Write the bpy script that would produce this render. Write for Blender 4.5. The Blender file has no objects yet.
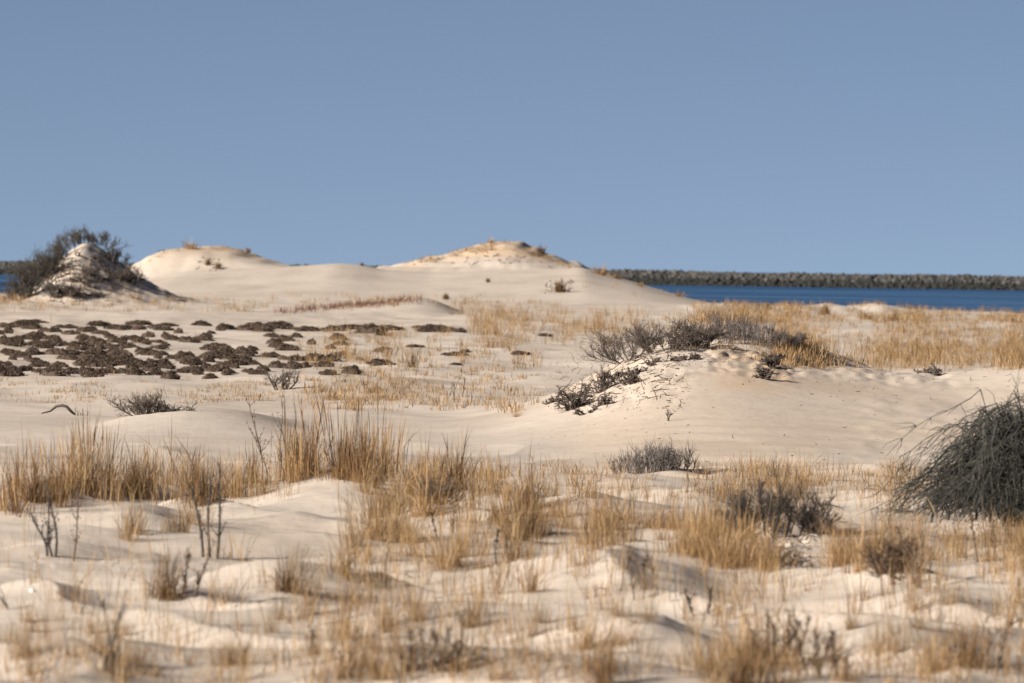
import bpy, math, random
import numpy as np
from mathutils import Matrix, Vector

SC = bpy.context.scene
COL = SC.collection
rng = np.random.default_rng(11)
F = 6505.0          # focal length in pixels of a 1024 wide frame
CAMZ = 4.2          # eye height above the sea
ROLL = 0.0155
PITCH = math.atan((341.5 - 268.0) / F)

# ------------------------------------------------------------------ camera maths
_f = np.array([0, math.cos(PITCH), -math.sin(PITCH)])
_r0 = np.array([1.0, 0, 0]); _u0 = np.array([0, math.sin(PITCH), math.cos(PITCH)])
_r = _r0 * math.cos(ROLL) + _u0 * math.sin(ROLL)
_u = -_r0 * math.sin(ROLL) + _u0 * math.cos(ROLL)

def ray(px, v):
    a = (np.asarray(px, float) - 512.0) / F
    b = (341.5 - np.asarray(v, float)) / F
    d = _f + a[..., None] * _r + b[..., None] * _u
    return d[..., 0] / d[..., 1], d[..., 2] / d[..., 1]

def horizon(px):
    return 268.0 + (np.asarray(px, float) - 512.0) * ROLL

# ------------------------------------------------------------------ noise
_tab = np.random.default_rng(5).uniform(0, 2 * np.pi, (256, 256))
_gx, _gy = np.cos(_tab), np.sin(_tab)

def gnoise(x, y):
    xi = np.floor(x).astype(int); yi = np.floor(y).astype(int)
    fx, fy = x - xi, y - yi
    u = fx * fx * fx * (fx * (fx * 6 - 15) + 10); w = fy * fy * fy * (fy * (fy * 6 - 15) + 10)
    def g(i, j):
        a, b = (xi + i) & 255, (yi + j) & 255
        return _gx[a, b] * (fx - i) + _gy[a, b] * (fy - j)
    n0 = g(0, 0) * (1 - u) + g(1, 0) * u
    n1 = g(0, 1) * (1 - u) + g(1, 1) * u
    return (n0 * (1 - w) + n1 * w) * 1.5

def sstep(a, b, x):
    t = np.clip((x - a) / (b - a), 0, 1)
    return t * t * (3 - 2 * t)

# ------------------------------------------------------------------ terrain
_PX = np.arange(-400, 1425.0)
def ridge_profile(pts, yc, soft=5):
    pts = list(pts)
    if pts[0][0] > -10: pts.insert(0, (pts[0][0] - 40, pts[0][1] + 60))
    if pts[-1][0] < 1030: pts.append((pts[-1][0] + 40, pts[-1][1] + 60))
    p = np.array(pts, float)
    v = np.interp(_PX, p[:, 0], p[:, 1])
    k = np.exp(-0.5 * (np.arange(-4 * soft, 4 * soft + 1) / soft) ** 2); k /= k.sum()
    v = np.convolve(np.pad(v, 4 * soft, mode='edge'), k, 'valid')
    return CAMZ - (v - horizon(_PX)) * yc / F

RIDGES = []   # (profile, yc, front, rear, smooth weight, roughness, skew)
def ridge(pts, yc, front, rear, smooth=0.7, rough=0.0, rw=3.0, soft=5, pw=1.0):
    RIDGES.append((ridge_profile(pts, yc, soft), yc, front, rear, smooth, rough, rw, pw))

# far dunes
ridge([(60, 312), (100, 300), (135, 281), (190, 272), (250, 269), (300, 266), (340, 263), (360, 265), (385, 270), (430, 273),
       (480, 272), (530, 270), (560, 269), (580, 267), (600, 273), (630, 281), (660, 290), (690, 299), (730, 307), (770, 316), (820, 330)], 590, 80, 60, .95)
ridge([(100, 300), (128, 284), (142, 264), (152, 259), (166, 252), (186, 248), (215, 247), (238, 250), (256, 256), (275, 262), (300, 269), (330, 282)], 622, 34, 40, .7, .14, 6, 3, 3)
ridge([(350, 290), (370, 272), (385, 267), (410, 263), (430, 258), (455, 252), (475, 246), (500, 241), (515, 242), (530, 248), (550, 256), (578, 265), (595, 272), (620, 286)], 632, 40, 40, .4, .20, 5, 3, 2)
# shrub mound on the left
ridge([(-60, 325), (-10, 312), (20, 300), (40, 286), (55, 268), (72, 251), (88, 241), (100, 248), (115, 261), (135, 277), (155, 288), (178, 297), (215, 308), (240, 318)], 470, 26, 26, .4, .17, 2.8, 3, 1.2)
# right shore hummocks
ridge([(640, 330), (690, 308), (740, 305), (765, 308), (790, 306), (812, 308), (830, 305), (850, 308), (870, 305), (890, 309), (920, 311), (950, 315), (985, 318), (1024, 322), (1100, 327)], 500, 45, 60, .3, .18, 7, 3)
# low hummock before the far dunes
ridge([(180, 322), (230, 314), (270, 309), (320, 307), (360, 303), (400, 298), (420, 297), (436, 301), (455, 310), (480, 322), (500, 330)], 420, 24, 40, .85)
# middle dune
ridge([(625, 378), (645, 362), (662, 344), (682, 329), (704, 320), (715, 318), (740, 320), (770, 328), (800, 341), (835, 354), (870, 366)], 152, 12, 14, .4, .05, 1.2)
ridge([(340, 430), (440, 424), (500, 414), (535, 403), (565, 391), (592, 377), (618, 362), (640, 352), (662, 347), (650, 346), (690, 345), (725, 347), (765, 354), (800, 361), (850, 368), (900, 373), (940, 375), (980, 371), (1024, 364), (1100, 356)], 134, 30, 21, .9, .0, 1.2, 14, .8)
# small bare mound, left middle distance
ridge([(90, 432), (125, 417), (155, 410), (190, 407), (220, 409), (250, 413), (285, 422), (320, 434)], 128, 10, 9, .97, soft=10)
# foreground lips
ridge([(480, 600), (530, 575), (590, 560), (612, 547), (628, 544), (642, 550), (680, 553), (720, 564), (760, 571), (800, 575), (840, 577), (862, 570), (885, 566), (915, 573), (960, 574), (985, 570), (1010, 561), (1060, 556)], 67, 7, 4, .6, .0, 1.0, 5)
ridge([(-40, 505), (20, 520), (60, 524), (110, 518), (135, 506), (160, 508), (185, 520)], 82, 6, 4.5, .6, soft=14)
ridge([(110, 635), (140, 607), (170, 598), (210, 600), (260, 592), (300, 586), (330, 600), (360, 620)], 63, 4, 3.2, .4, soft=20)
ridge([(200, 520), (250, 500), (300, 486), (350, 482), (400, 492), (440, 510)], 90, 7, 5, .5, soft=16)
ridge([(540, 660), (570, 648), (620, 645), (660, 655)], 56.5, 2.5, 2.2, .4, soft=14)
ridge([(880, 668), (930, 655), (1000, 648), (1060, 645)], 56, 3, 2, .4)

BUMPS = []    # (x, y, amplitude, radius) sand caught by grass clumps
def flat_at(px, v, z=1.0):
    s, t = ray(px, v)
    y = (z - CAMZ) / t
    return s * y, y

PATCH = [(575, 690, 122, 137, .05, .5), (700, 800, 127, 137, .085, .45), (800, 960, 129, 137, .06, .6), (775, 815, 70, 84, .12, .5), (860, 1060, 105, 130, .02, .9)]

def height(x, y):
    base = 1.0 + 1.55 * sstep(34, 10, y) + np.interp(y, [0, 60, 110, 160, 250, 400, 560, 620, 680, 760, 900], [0, -.02, 0, .05, .1, .2, .25, .0, -.7, -1.8, -4])
    base = base - 1.3 * sstep(.015, .05, x / np.maximum(y, 1)) * sstep(510, 580, y)
    h = base.copy() if hasattr(base, 'copy') else base
    smooth = np.zeros_like(h)
    for prof, yc, fr, re, sm, rough, rw, pw in RIDGES:
        d = y - yc
        S = np.where(d < 0, 1 - sstep(0, 1, np.clip(-d / fr, 0, 1) ** pw), 1 - sstep(0, 1, np.clip(d / re, 0, 1)))
        zc = np.interp(x / yc * F + 512, _PX, prof)
        dz = zc - h
        add = .5 * (dz + np.sqrt(dz * dz + .0144)) * S * sstep(-.5, -.1, dz)
        h = h + add
        w = np.clip(add / 0.25, 0, 1)
        smooth = smooth * (1 - w) + sm * w * (.55 if yc < 100 else 1)
        if rough:
            if yc > 600: h = h + w * (.075 if yc > 630 else .04) * np.sin(h * 10 + 2.5 * gnoise(x / 14, y / 14))
            h = h + rough * w * (gnoise(x / rw + 3.1, y / rw + 7.7) + .6 * gnoise(x / rw * 2.1, y / rw * 2.1) + .35 * gnoise(x / rw * 4.7, y / rw * 4.7))
    for bx_, by_, a, r in BUMPS:
        m = np.abs(y - by_) < 4 * r if hasattr(y, 'shape') else True
        h = h + a * np.exp(-((x - bx_) ** 2 + ((y - by_) * .8) ** 2) / (2 * r * r))
    near = 1 - sstep(92, 124, y); mid = sstep(90, 160, y) * (1 - sstep(560, 640, y))
    wx = x + 1.2 * gnoise(x / 5, y / 5)
    n1 = gnoise(wx / 4.6 + 9, y / 6.5) ; n2 = gnoise(wx / 1.9, y / 2.6 + 4); n3 = gnoise(x / .75, y / 1.0 + 2)
    lip = 1 - np.abs(gnoise(wx / 3.1 + 40, y / 4.2 + 11))
    h = h + near * (1 - smooth) * (.15 * n1 + .14 * n2 + .024 * n3 + .16 * (lip ** 3 - .35))
    m1 = gnoise(x / 14 + 2, y / 20); m2 = gnoise(x / 4.2, y / 7 + 3); m3 = gnoise(x / 1.6, y / 2.4)
    h = h + mid * (1 - smooth) * (.14 * m1 + .15 * m2 + .060 * m3)
    for u0, u1, y0, y1, amp, wl in PATCH:
        uu = x / y * F + 512
        wgt = sstep(u0 - 15, u0 + 15, uu) * (1 - sstep(u1 - 15, u1 + 15, uu)) * sstep(y0 - 3, y0 + 3, y) * (1 - sstep(y1 - 3, y1 + 3, y))
        h = h + wgt * amp * (gnoise(x / wl + 5, y / wl / 1.6) + .6 * gnoise(x / wl * 2.3, y / wl * 1.5 + 3) - .5 * np.abs(gnoise(x / wl * 1.4 + 20, y / wl)))
    uu = x / y * F + 512
    rp = sstep(560, 640, uu) * (1 - sstep(960, 1060, uu)) * sstep(97, 101, y) * (1 - sstep(112, 124, y))
    h = h + rp * .022 * np.sin(y * 3.6 + 2.2 * gnoise(x / 3, y / 5)) * (.6 + gnoise(x / 2.2, y / 3 + 9))
    h = h + near * .008 * gnoise(x / .3, y / .4) * (1 - .6 * smooth)
    return h

HEROES = [  # foreground clumps: px, base row, height px, kind, label
 (165, 600, 72, 'rush', 'dense brown grass clump with a leaning dark stem casting a long shadow'),
 (287, 593, 66, 'rush', 'dense brown grass clump with bare pale sand on both sides'),
 (232, 668, 58, 'gold', 'short golden grass tuft near the bottom edge left of centre'),
 (108, 655, 62, 'sparse', 'thin pale grass tuft beside the forked dark twig at lower left'),
 (416, 626, 62, 'sparse', 'slender tan grass tuft on a small lip of sand below centre'),
 (346, 577, 70, 'sparse', 'airy tan grass tuft with spreading stems left of the dense centre band'),
 (443, 570, 62, 'gold', 'tan grass tuft just below the dark patch of the centre band'),
 (532, 592, 55, 'gold', 'ragged tan grass tuft at the lower end of the centre band'),
 (585, 650, 58, 'gold', 'bushy golden grass tuft on the bright lip at bottom centre'),
 (622, 648, 46, 'gold', 'smaller golden grass tuft right of the bushy bottom centre tuft'),
 (533, 640, 55, 'sparse', 'see-through pale grass tuft left of the bushy bottom centre tuft'),
 (968, 668, 84, 'rush', 'largest dense grass clump at the lower right with a deep shadow beside it'),
 (938, 672, 60, 'gold', 'low tawny grass tuft touching the left side of the largest clump'),
 (880, 655, 62, 'sparse', 'wispy grass tuft standing before the rounded sand lip at lower right'),
 (602, 690, 64, 'rush', 'brown grass tuft cut by the bottom edge below the bushy golden tufts'),
 (742, 690, 66, 'rush', 'brown grass tuft cut by the bottom edge left of the spread seed stalks'),
 (845, 682, 56, 'gold', 'bushy tawny tuft at the bottom edge right of the dark seed stalks'),
 (648, 590, 44, 'sparse', 'row of thin dark-based stems in front of the small sand boulder shape'),
 (28, 676, 44, 'sparse', 'thin grass wisp in the bottom left corner'),
 (378, 683, 34, 'gold', 'short grass tuft at the bottom edge left of the seed stalks'),
 (500, 683, 40, 'gold', 'low spreading tuft at the bottom edge right of the seed stalks'),
 (335, 478, 92, 'tall', 'tallest dark brown grass clump with seed heads above the left middle'),
 (300, 482, 90, 'tall', 'tall grass clump with drooping plumes at the left of the tallest clump'),
 (16, 516, 112, 'tall', 'broad tawny clump at the very left edge reaching highest'),
 (52, 496, 88, 'tall', 'tawny clump with dark base behind a small pale sand hump'),
 (205, 505, 75, 'rush', 'dark brown clump around the black stalks left of centre'),
 (720, 570, 70, 'gold', 'golden clump directly left of the dark twiggy shrub'),
 (858, 575, 66, 'gold', 'golden clump directly right of the dark twiggy shrub'),
]
for px, v, hp, k, lab in HEROES:
    bx_, by_ = flat_at(px, v)
    BUMPS.append((bx_, by_ + .3, .09, .5))

s_in = np.arange(-0.105, 0.1051, 0.00023)
g = 0.105 * 1.09 ** np.arange(1, 32)
S_COL = np.concatenate([-g[::-1], s_in, g])
Y_ROW = np.concatenate([np.linspace(4, 42, 60, endpoint=False), np.exp(np.arange(math.log(42), math.log(900), .0028))])
SS, YY = np.meshgrid(S_COL, Y_ROW, indexing='ij')
XX = SS * YY
ZZ = height(XX, YY)
NI, NJ = ZZ.shape
_mx = np.maximum.accumulate((ZZ - CAMZ) / YY, axis=1)

def ground(px, v):
    """points of the sand seen at those picture places (n,3)"""
    s, t = ray(np.atleast_1d(px), np.atleast_1d(v))
    ci = np.clip(np.searchsorted(S_COL, s), 1, NI - 1)
    out = np.zeros((len(s), 3))
    for k in range(len(s)):
        j = int(np.searchsorted(_mx[ci[k]], t[k])); j = min(j, NJ - 1)
        y = Y_ROW[j]; out[k] = (s[k] * y, y, ZZ[ci[k], j])
    return out

def zat(x, y):
    return height(np.atleast_1d(np.asarray(x, float)), np.atleast_1d(np.asarray(y, float)))

def mesh_from(name, verts, faces_flat, loop_tot, smooth=False):
    me = bpy.data.meshes.new(name)
    verts = np.asarray(verts, np.float32)
    me.vertices.add(len(verts)); me.vertices.foreach_set('co', verts.ravel())
    me.loops.add(len(faces_flat)); me.loops.foreach_set('vertex_index', np.asarray(faces_flat, np.int32))
    lt = np.asarray(loop_tot, np.int32)
    me.polygons.add(len(lt)); me.polygons.foreach_set('loop_start', np.concatenate([[0], np.cumsum(lt)[:-1]]).astype(np.int32))
    me.polygons.foreach_set('use_smooth', np.full(len(lt), smooth))
    me.update(calc_edges=True)
    return me

def link(name, me, mat=None, parent=None, loc=(0, 0, 0), **props):
    o = bpy.data.objects.new(name, me); COL.objects.link(o)
    o.location = loc
    if mat is not None and me is not None and not me.materials: me.materials.append(mat)
    if parent is not None: o.parent = parent
    for k, v in props.items():
        if v: o[k] = v
    return o

# ------------------------------------------------------------------ materials
def new_mat(name):
    m = bpy.data.materials.new(name); m.use_nodes = True
    nt = m.node_tree; nt.nodes.clear()
    out = nt.nodes.new('ShaderNodeOutputMaterial')
    return m, nt, out

def N(nt, t, **kw):
    n = nt.nodes.new(t)
    for k, v in kw.items():
        if k in n.inputs: n.inputs[k].default_value = v
        else: setattr(n, k, v)
    return n

def ramp(nt, stops, fac=None):
    r = nt.nodes.new('ShaderNodeValToRGB')
    e = r.color_ramp.elements
    while len(e) < len(stops): e.new(.5)
    for i, (p, c) in enumerate(stops):
        e[i].position = p; e[i].color = (*c, 1)
    if fac is not None: nt.links.new(fac, r.inputs[0])
    return r

def mix(nt, a, b, fac, mode='MIX'):
    m = nt.nodes.new('ShaderNodeMix'); m.data_type = 'RGBA'; m.blend_type = mode
    L = nt.links
    for sock, val in ((m.inputs[0], fac), (m.inputs[6], a), (m.inputs[7], b)):
        if hasattr(val, 'links'): L.new(val, sock)
        elif isinstance(val, (int, float)): sock.default_value = val
        else: sock.default_value = (*val, 1)
    return m.outputs[2]

def blade_mat(name, stops, trans=.3):
    m, nt, out = new_mat(name); L = nt.links
    g = N(nt, 'ShaderNodeNewGeometry'); oi = N(nt, 'ShaderNodeObjectInfo')
    r = ramp(nt, stops, g.outputs['Random Per Island'])
    hs = N(nt, 'ShaderNodeHueSaturation'); L.new(r.outputs[0], hs.inputs['Color'])
    mr = N(nt, 'ShaderNodeMapRange'); mr.inputs[3].default_value = .82; mr.inputs[4].default_value = 1.12
    L.new(oi.outputs['Random'], mr.inputs[0]); L.new(mr.outputs[0], hs.inputs['Value'])
    d = N(nt, 'ShaderNodeBsdfPrincipled', Roughness=.75); L.new(hs.outputs[0], d.inputs['Base Color'])
    d.inputs['Specular IOR Level'].default_value = .15
    t = N(nt, 'ShaderNodeBsdfTranslucent'); L.new(hs.outputs[0], t.inputs['Color'])
    ms = N(nt, 'ShaderNodeMixShader'); ms.inputs[0].default_value = trans
    L.new(d.outputs[0], ms.inputs[1]); L.new(t.outputs[0], ms.inputs[2]); L.new(ms.outputs[0], out.inputs[0])
    return m

M = {}
M['gold'] = blade_mat('golden_grass', [(0, (.12, .068, .034)), (.3, (.29, .175, .082)), (.65, (.44, .285, .140)), (1, (.58, .42, .24))])
M['tall'] = blade_mat('tawny_grass', [(0, (.07, .040, .022)), (.35, (.21, .118, .056)), (.7, (.37, .228, .108)), (1, (.54, .38, .20))])
M['rush'] = blade_mat('brown_grass', [(0, (.05, .031, .020)), (.4, (.16, .092, .046)), (.8, (.30, .188, .092)), (1, (.44, .31, .17))])
M['sparse'] = blade_mat('pale_grass', [(0, (.15, .095, .050)), (.5, (.33, .215, .115)), (1, (.52, .39, .23))])
M['heath'] = blade_mat('heath_twigs', [(0, (.050, .036, .029)), (.5, (.135, .100, .080)), (1, (.26, .195, .150))], .08)
M['rose'] = blade_mat('reddish_shoots', [(0, (.14, .065, .055)), (.6, (.27, .135, .11)), (1, (.36, .24, .16))])

def wood_mat(name, a, b, scale=14):
    m, nt, out = new_mat(name); L = nt.links
    tc = N(nt, 'ShaderNodeTexCoord'); g = N(nt, 'ShaderNodeNewGeometry')
    n = N(nt, 'ShaderNodeTexNoise', Scale=scale, Detail=3.0); L.new(tc.outputs['Object'], n.inputs['Vector'])
    ad = N(nt, 'ShaderNodeMath', operation='ADD'); L.new(n.outputs[0], ad.inputs[0]); L.new(g.outputs['Random Per Island'], ad.inputs[1])
    ml = N(nt, 'ShaderNodeMath', operation='MULTIPLY'); ml.inputs[1].default_value = .5; L.new(ad.outputs[0], ml.inputs[0])
    r = ramp(nt, [(.2, a), (.85, b)], ml.outputs[0])
    p = N(nt, 'ShaderNodeBsdfPrincipled', Roughness=.8); L.new(r.outputs[0], p.inputs['Base Color'])
    L.new(p.outputs[0], out.inputs[0])
    return m
M['darkwood'] = wood_mat('dark_twigs', (.016, .014, .013), (.085, .068, .055))
M['brownwood'] = wood_mat('brown_black_twigs', (.028, .021, .018), (.135, .102, .083))
M['greywood'] = wood_mat('grey_twigs', (.045, .038, .038), (.20, .17, .155))
M['junip'] = wood_mat('dark_green_grey_twigs', (.013, .0135, .012), (.078, .076, .064))
M['stalk'] = wood_mat('dead_stalks', (.03, .019, .013), (.15, .095, .06))
M['bleached'] = wood_mat('bleached_twigs', (.22, .18, .14), (.45, .38, .30))

def sand_mat():
    m, nt, out = new_mat('dune_sand'); L = nt.links
    tc = N(nt, 'ShaderNodeTexCoord')
    def mapped(sx, sy):
        mp = N(nt, 'ShaderNodeMapping'); mp.inputs['Scale'].default_value = (sx, sy, sx); L.new(tc.outputs['Object'], mp.inputs[0]); return mp.outputs[0]
    n1 = N(nt, 'ShaderNodeTexNoise', Scale=.22, Detail=5.0, Roughness=.6); L.new(mapped(1, .5), n1.inputs['Vector'])
    n2 = N(nt, 'ShaderNodeTexNoise', Scale=2.6, Detail=6.0, Roughness=.65); L.new(mapped(1, .6), n2.inputs['Vector'])
    n3 = N(nt, 'ShaderNodeTexNoise', Scale=42.0, Detail=3.0, Roughness=.7); L.new(tc.outputs['Object'], n3.inputs['Vector'])
    c = ramp(nt, [(.3, SAND_A), (.5, SAND_B), (.72, SAND_C)], n1.outputs[0]).outputs[0]
    c2 = ramp(nt, [(.28, (.90, .885, .87)), (.5, (1, 1, 1)), (.75, (1.04, 1.035, 1.02))], n2.outputs[0]).outputs[0]
    c = mix(nt, c, c2, 1.0, 'MULTIPLY')
    c3 = ramp(nt, [(.25, (.72, .70, .68)), (.45, (1, 1, 1))], n3.outputs[0]).outputs[0]
    c = mix(nt, c, c3, .55, 'MULTIPLY')
    at = N(nt, 'ShaderNodeAttribute'); at.attribute_name = 'iron'
    c = mix(nt, c, (.56, .37, .20), at.outputs['Fac'])
    # dark plant crumbs lying on the sand where litter gathers
    vo = N(nt, 'ShaderNodeTexVoronoi', Scale=5.5); L.new(mapped(1, .45), vo.inputs['Vector'])
    lt = N(nt, 'ShaderNodeMath', operation='LESS_THAN'); lt.inputs[1].default_value = .16; L.new(vo.outputs['Distance'], lt.inputs[0])
    n4 = N(nt, 'ShaderNodeTexNoise', Scale=1.1, Detail=3.0); L.new(tc.outputs['Object'], n4.inputs['Vector'])
    r4 = ramp(nt, [(.5, (0, 0, 0)), (.62, (1, 1, 1))], n4.outputs[0])
    at2 = N(nt, 'ShaderNodeAttribute'); at2.attribute_name = 'litter'
    a = N(nt, 'ShaderNodeMath', operation='MULTIPLY'); L.new(lt.outputs[0], a.inputs[0]); L.new(r4.outputs[0], a.inputs[1])
    b = N(nt, 'ShaderNodeMath', operation='MULTIPLY'); L.new(a.outputs[0], b.inputs[0]); L.new(at2.outputs['Fac'], b.inputs[1])
    c = mix(nt, c, (.16, .11, .075), b.outputs[0])
    p = N(nt, 'ShaderNodeBsdfPrincipled', Roughness=.95); L.new(c, p.inputs['Base Color'])
    p.inputs['Specular IOR Level'].default_value = .1
    # wind ripples and grain
    wv = N(nt, 'ShaderNodeTexWave', Scale=1.1, Distortion=7.0, Detail=2.0); wv.inputs['Detail Scale'].default_value = 1.2
    wv.bands_direction = 'Y'; L.new(mapped(.6, 1.2), wv.inputs['Vector'])
    b1 = N(nt, 'ShaderNodeBump', Strength=.25, Distance=.012); L.new(wv.outputs[1], b1.inputs['Height'])
    b2 = N(nt, 'ShaderNodeBump', Strength=.5, Distance=.035); L.new(n2.outputs[0], b2.inputs['Height']); L.new(b1.outputs[0], b2.inputs['Normal'])
    b3 = N(nt, 'ShaderNodeBump', Strength=.5, Distance=.008); L.new(n3.outputs[0], b3.inputs['Height']); L.new(b2.outputs[0], b3.inputs['Normal'])
    L.new(b3.outputs[0], p.inputs['Normal'])
    L.new(p.outputs[0], out.inputs[0])
    return m
SAND_A, SAND_B, SAND_C = (.485, .41, .342), (.58, .50, .43), (.64, .56, .488)
M['sand'] = sand_mat()

# ------------------------------------------------------------------ sand sheet
def build_sand():
    V = np.stack([XX, YY, ZZ], -1).reshape(-1, 3)
    i, j = np.meshgrid(np.arange(NI - 1), np.arange(NJ - 1), indexing='ij')
    a = (i * NJ + j).ravel()
    q = np.stack([a, a + NJ, a + NJ + 1, a + 1], 1)
    me = mesh_from('sand', V, q.ravel(), np.full(len(q), 4), True)
    # picture column of every vertex, for the rusty scarps and the litter on them
    U = SS * F + 512
    def box(u0, u1, y0, y1, e=12, ey=5):
        return sstep(u0 - e, u0 + e, U) * (1 - sstep(u1 - e, u1 + e, U)) * sstep(y0 - ey, y0 + ey, YY) * (1 - sstep(y1 - ey, y1 + ey, YY))
    n = gnoise(XX / 5, YY / 9) * .5 + .5
    iron = .9 * box(400, 560, 606, 640) * n + .6 * box(140, 260, 596, 640) * n + .7 * box(715, 790, 124, 136, 12, 3) * (gnoise(XX / .8, YY / 1.5) * .5 + .5)
    iron = iron + .25 * box(560, 1100, 100, 134, 40, 8) * (gnoise(XX / 4, YY / 6) * .5 + .5)
    lit = 1.0 * box(530, 700, 108, 138, 20, 4) + .8 * box(680, 900, 125, 150, 20, 3) + 1. * box(20, 135, 440, 480, 10, 6) + .45 * box(-200, 1300, 40, 105, 10, 4) + .5 * box(280, 1100, 140, 520) + .5 * box(770, 810, 68, 84, 6, 2)
    lit = lit + .4 * box(840, 1100, 105, 130, 20, 4)
    for nm, arr in (('iron', iron), ('litter', lit)):
        at = me.attributes.new(nm, 'FLOAT', 'POINT'); at.data.foreach_set('value', np.clip(arr, 0, 1).astype(np.float32).ravel())
    link('sand', me, M['sand'], kind='structure')
build_sand()

# ------------------------------------------------------------------ sea
def sea_mat():
    m, nt, out = new_mat('sea_water'); L = nt.links
    tc = N(nt, 'ShaderNodeTexCoord')
    mp = N(nt, 'ShaderNodeMapping'); mp.inputs['Scale'].default_value = (.25, .5, .3); L.new(tc.outputs['Object'], mp.inputs[0])
    n1 = N(nt, 'ShaderNodeTexNoise', Scale=.5, Detail=6.0, Roughness=.62); L.new(mp.outputs[0], n1.inputs['Vector'])
    mp2 = N(nt, 'ShaderNodeMapping'); mp2.inputs['Scale'].default_value = (.005, .016, .02); L.new(tc.outputs['Object'], mp2.inputs[0])
    n2 = N(nt, 'ShaderNodeTexNoise', Scale=1.0, Detail=4.0); L.new(mp2.outputs[0], n2.inputs['Vector'])
    c = ramp(nt, [(.38, (.007, .034, .095)), (.5, (.018, .068, .17)), (.60, (.07, .17, .32))], n2.outputs[0])
    p = N(nt, 'ShaderNodeBsdfPrincipled', Roughness=.3); L.new(c.outputs[0], p.inputs['Base Color']); p.inputs['IOR'].default_value = 1.33
    p.inputs['Specular IOR Level'].default_value = .5
    b = N(nt, 'ShaderNodeBump', Strength=1.0, Distance=1.6); L.new(n1.outputs[0], b.inputs['Height'])
    L.new(b.outputs[0], p.inputs['Normal']); L.new(p.outputs[0], out.inputs[0])
    return m
M['sea'] = sea_mat()
def build_sea():
    rr = np.concatenate([[0.0], np.geomspace(60, 30000, 40)]); n = 96
    V = [(0, 0, 0)]; Fa = []; lt = []
    for r in rr[1:]:
        for k in range(n):
            V.append((r * math.cos(2 * math.pi * k / n), r * math.sin(2 * math.pi * k / n), 0))
    for k in range(n):
        Fa += [0, 1 + k, 1 + (k + 1) % n]; lt.append(3)
    for i in range(len(rr) - 2):
        for k in range(n):
            a, b = 1 + i * n + k, 1 + i * n + (k + 1) % n
            Fa += [a, a + n, b + n, b]; lt.append(4)
    link('sea', mesh_from('sea', V, Fa, lt, True), M['sea'], kind='structure')
build_sea()

# ------------------------------------------------------------------ mesh builders
def blade_mesh(name, roots, h, az, lean, w, head=None, curl=None, mat=None):
    n = len(h)
    T = np.array([0, .36, .72, 1.0])
    W = np.tile(np.array([1, .95, .62]), (n, 1))
    if head is not None:
        W[head] = np.array([.55, .5, 1.9])
    d = np.stack([np.cos(az), np.sin(az)], 1)
    b = rng.uniform(0, np.pi, n); side = np.stack([np.cos(b), np.sin(b), np.zeros(n)], 1)
    pw = np.full(n, 1.7) if curl is None else curl
    V = np.zeros((n, 7, 3))
    for k, t in enumerate(T):
        off = lean * h * t ** pw
        c = np.stack([roots[:, 0] + d[:, 0] * off, roots[:, 1] + d[:, 1] * off, roots[:, 2] + h * t * (1 - .35 * np.minimum(lean, 1) * t)], 1)
        if k < 3:
            s = side * (w * W[:, k] * .5)[:, None]
            V[:, 2 * k] = c - s; V[:, 2 * k + 1] = c + s
        else:
            V[:, 6] = c
    o = (np.arange(n) * 7)[:, None]
    q = o + np.array([[0, 1, 3, 2, 2, 3, 5, 4, 4, 5, 6]])
    lt = np.tile(np.array([4, 4, 3]), n)
    me = mesh_from(name, V.reshape(-1, 3), q.ravel(), lt)
    if mat: me.materials.append(mat)
    return me

def tuft_proto(kind, seed, wide=1.0):
    """one clump, about 1 m tall so that the object scale is its height in metres"""
    global rng
    keep = rng; rng = np.random.default_rng(seed)
    n, rad, lean0, hmin, w0, heads = {
        'gold': (165, .32, .50, .18, .0060, .10), 'tall': (105, .26, .24, .20, .0060, .22),
        'rush': (250, .17, .26, .22, .0064, .10), 'sparse': (105, .22, .34, .20, .0064, .22)}[kind]
    r = rad * np.abs(rng.normal(0, .62, n)); a = rng.uniform(0, 2 * np.pi, n)
    roots = np.stack([r * np.cos(a), r * np.sin(a), np.full(n, -.04)], 1)
    h = (hmin + (.95 - hmin) * rng.uniform(0, 1, n) ** 1.35) * rng.choice([1, .75, 1.08], n, p=[.6, .25, .15])
    az = a + rng.normal(0, .7, n); lean = np.abs(rng.normal(lean0 * .55, lean0 * .6, n)) + .02
    k = rng.random(n) < .20; lean[k] += rng.uniform(.3, 1.0, k.sum()); h[k] *= .75
    head = rng.random(n) < heads; h[head] *= 1.22; lean[head] *= .6
    w = wide * w0 * rng.uniform(.6, 1.35, n)
    me = blade_mesh('%s_tuft' % kind, roots, h, az, lean, w, head, rng.uniform(1.3, 2.6, n), M[kind])
    rng = keep
    return me
PROTO = {k: [tuft_proto(k, 31 * i + hash_) for i in range(4)] for k, hash_ in (('gold', 1), ('tall', 2), ('rush', 3), ('sparse', 4))}

FARP = {k: [tuft_proto(k, 77 * i + 5, 4.0) for i in range(3)] for k in ('gold', 'rush')}

def tuft(px, v, hpx, kind, label, group=None, sx=None, name='beach_grass_tuft', pt=None):
    p = ground(px, v)[0] if pt is None else pt
    me = FARP[kind][rng.integers(3)] if p[1] > 250 and kind in FARP else PROTO[kind][rng.integers(4)]
    o = link(name, me, None, None, p, label=label, category='beach grass', group=group)
    hm = hpx * p[1] / F
    sx = sx or rng.uniform(.85, 1.25)
    o.scale = (hm * sx, hm * sx, hm); o.rotation_euler = (rng.normal(0, .05), rng.normal(0, .07), rng.uniform(0, 6.28))
    return o

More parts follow.
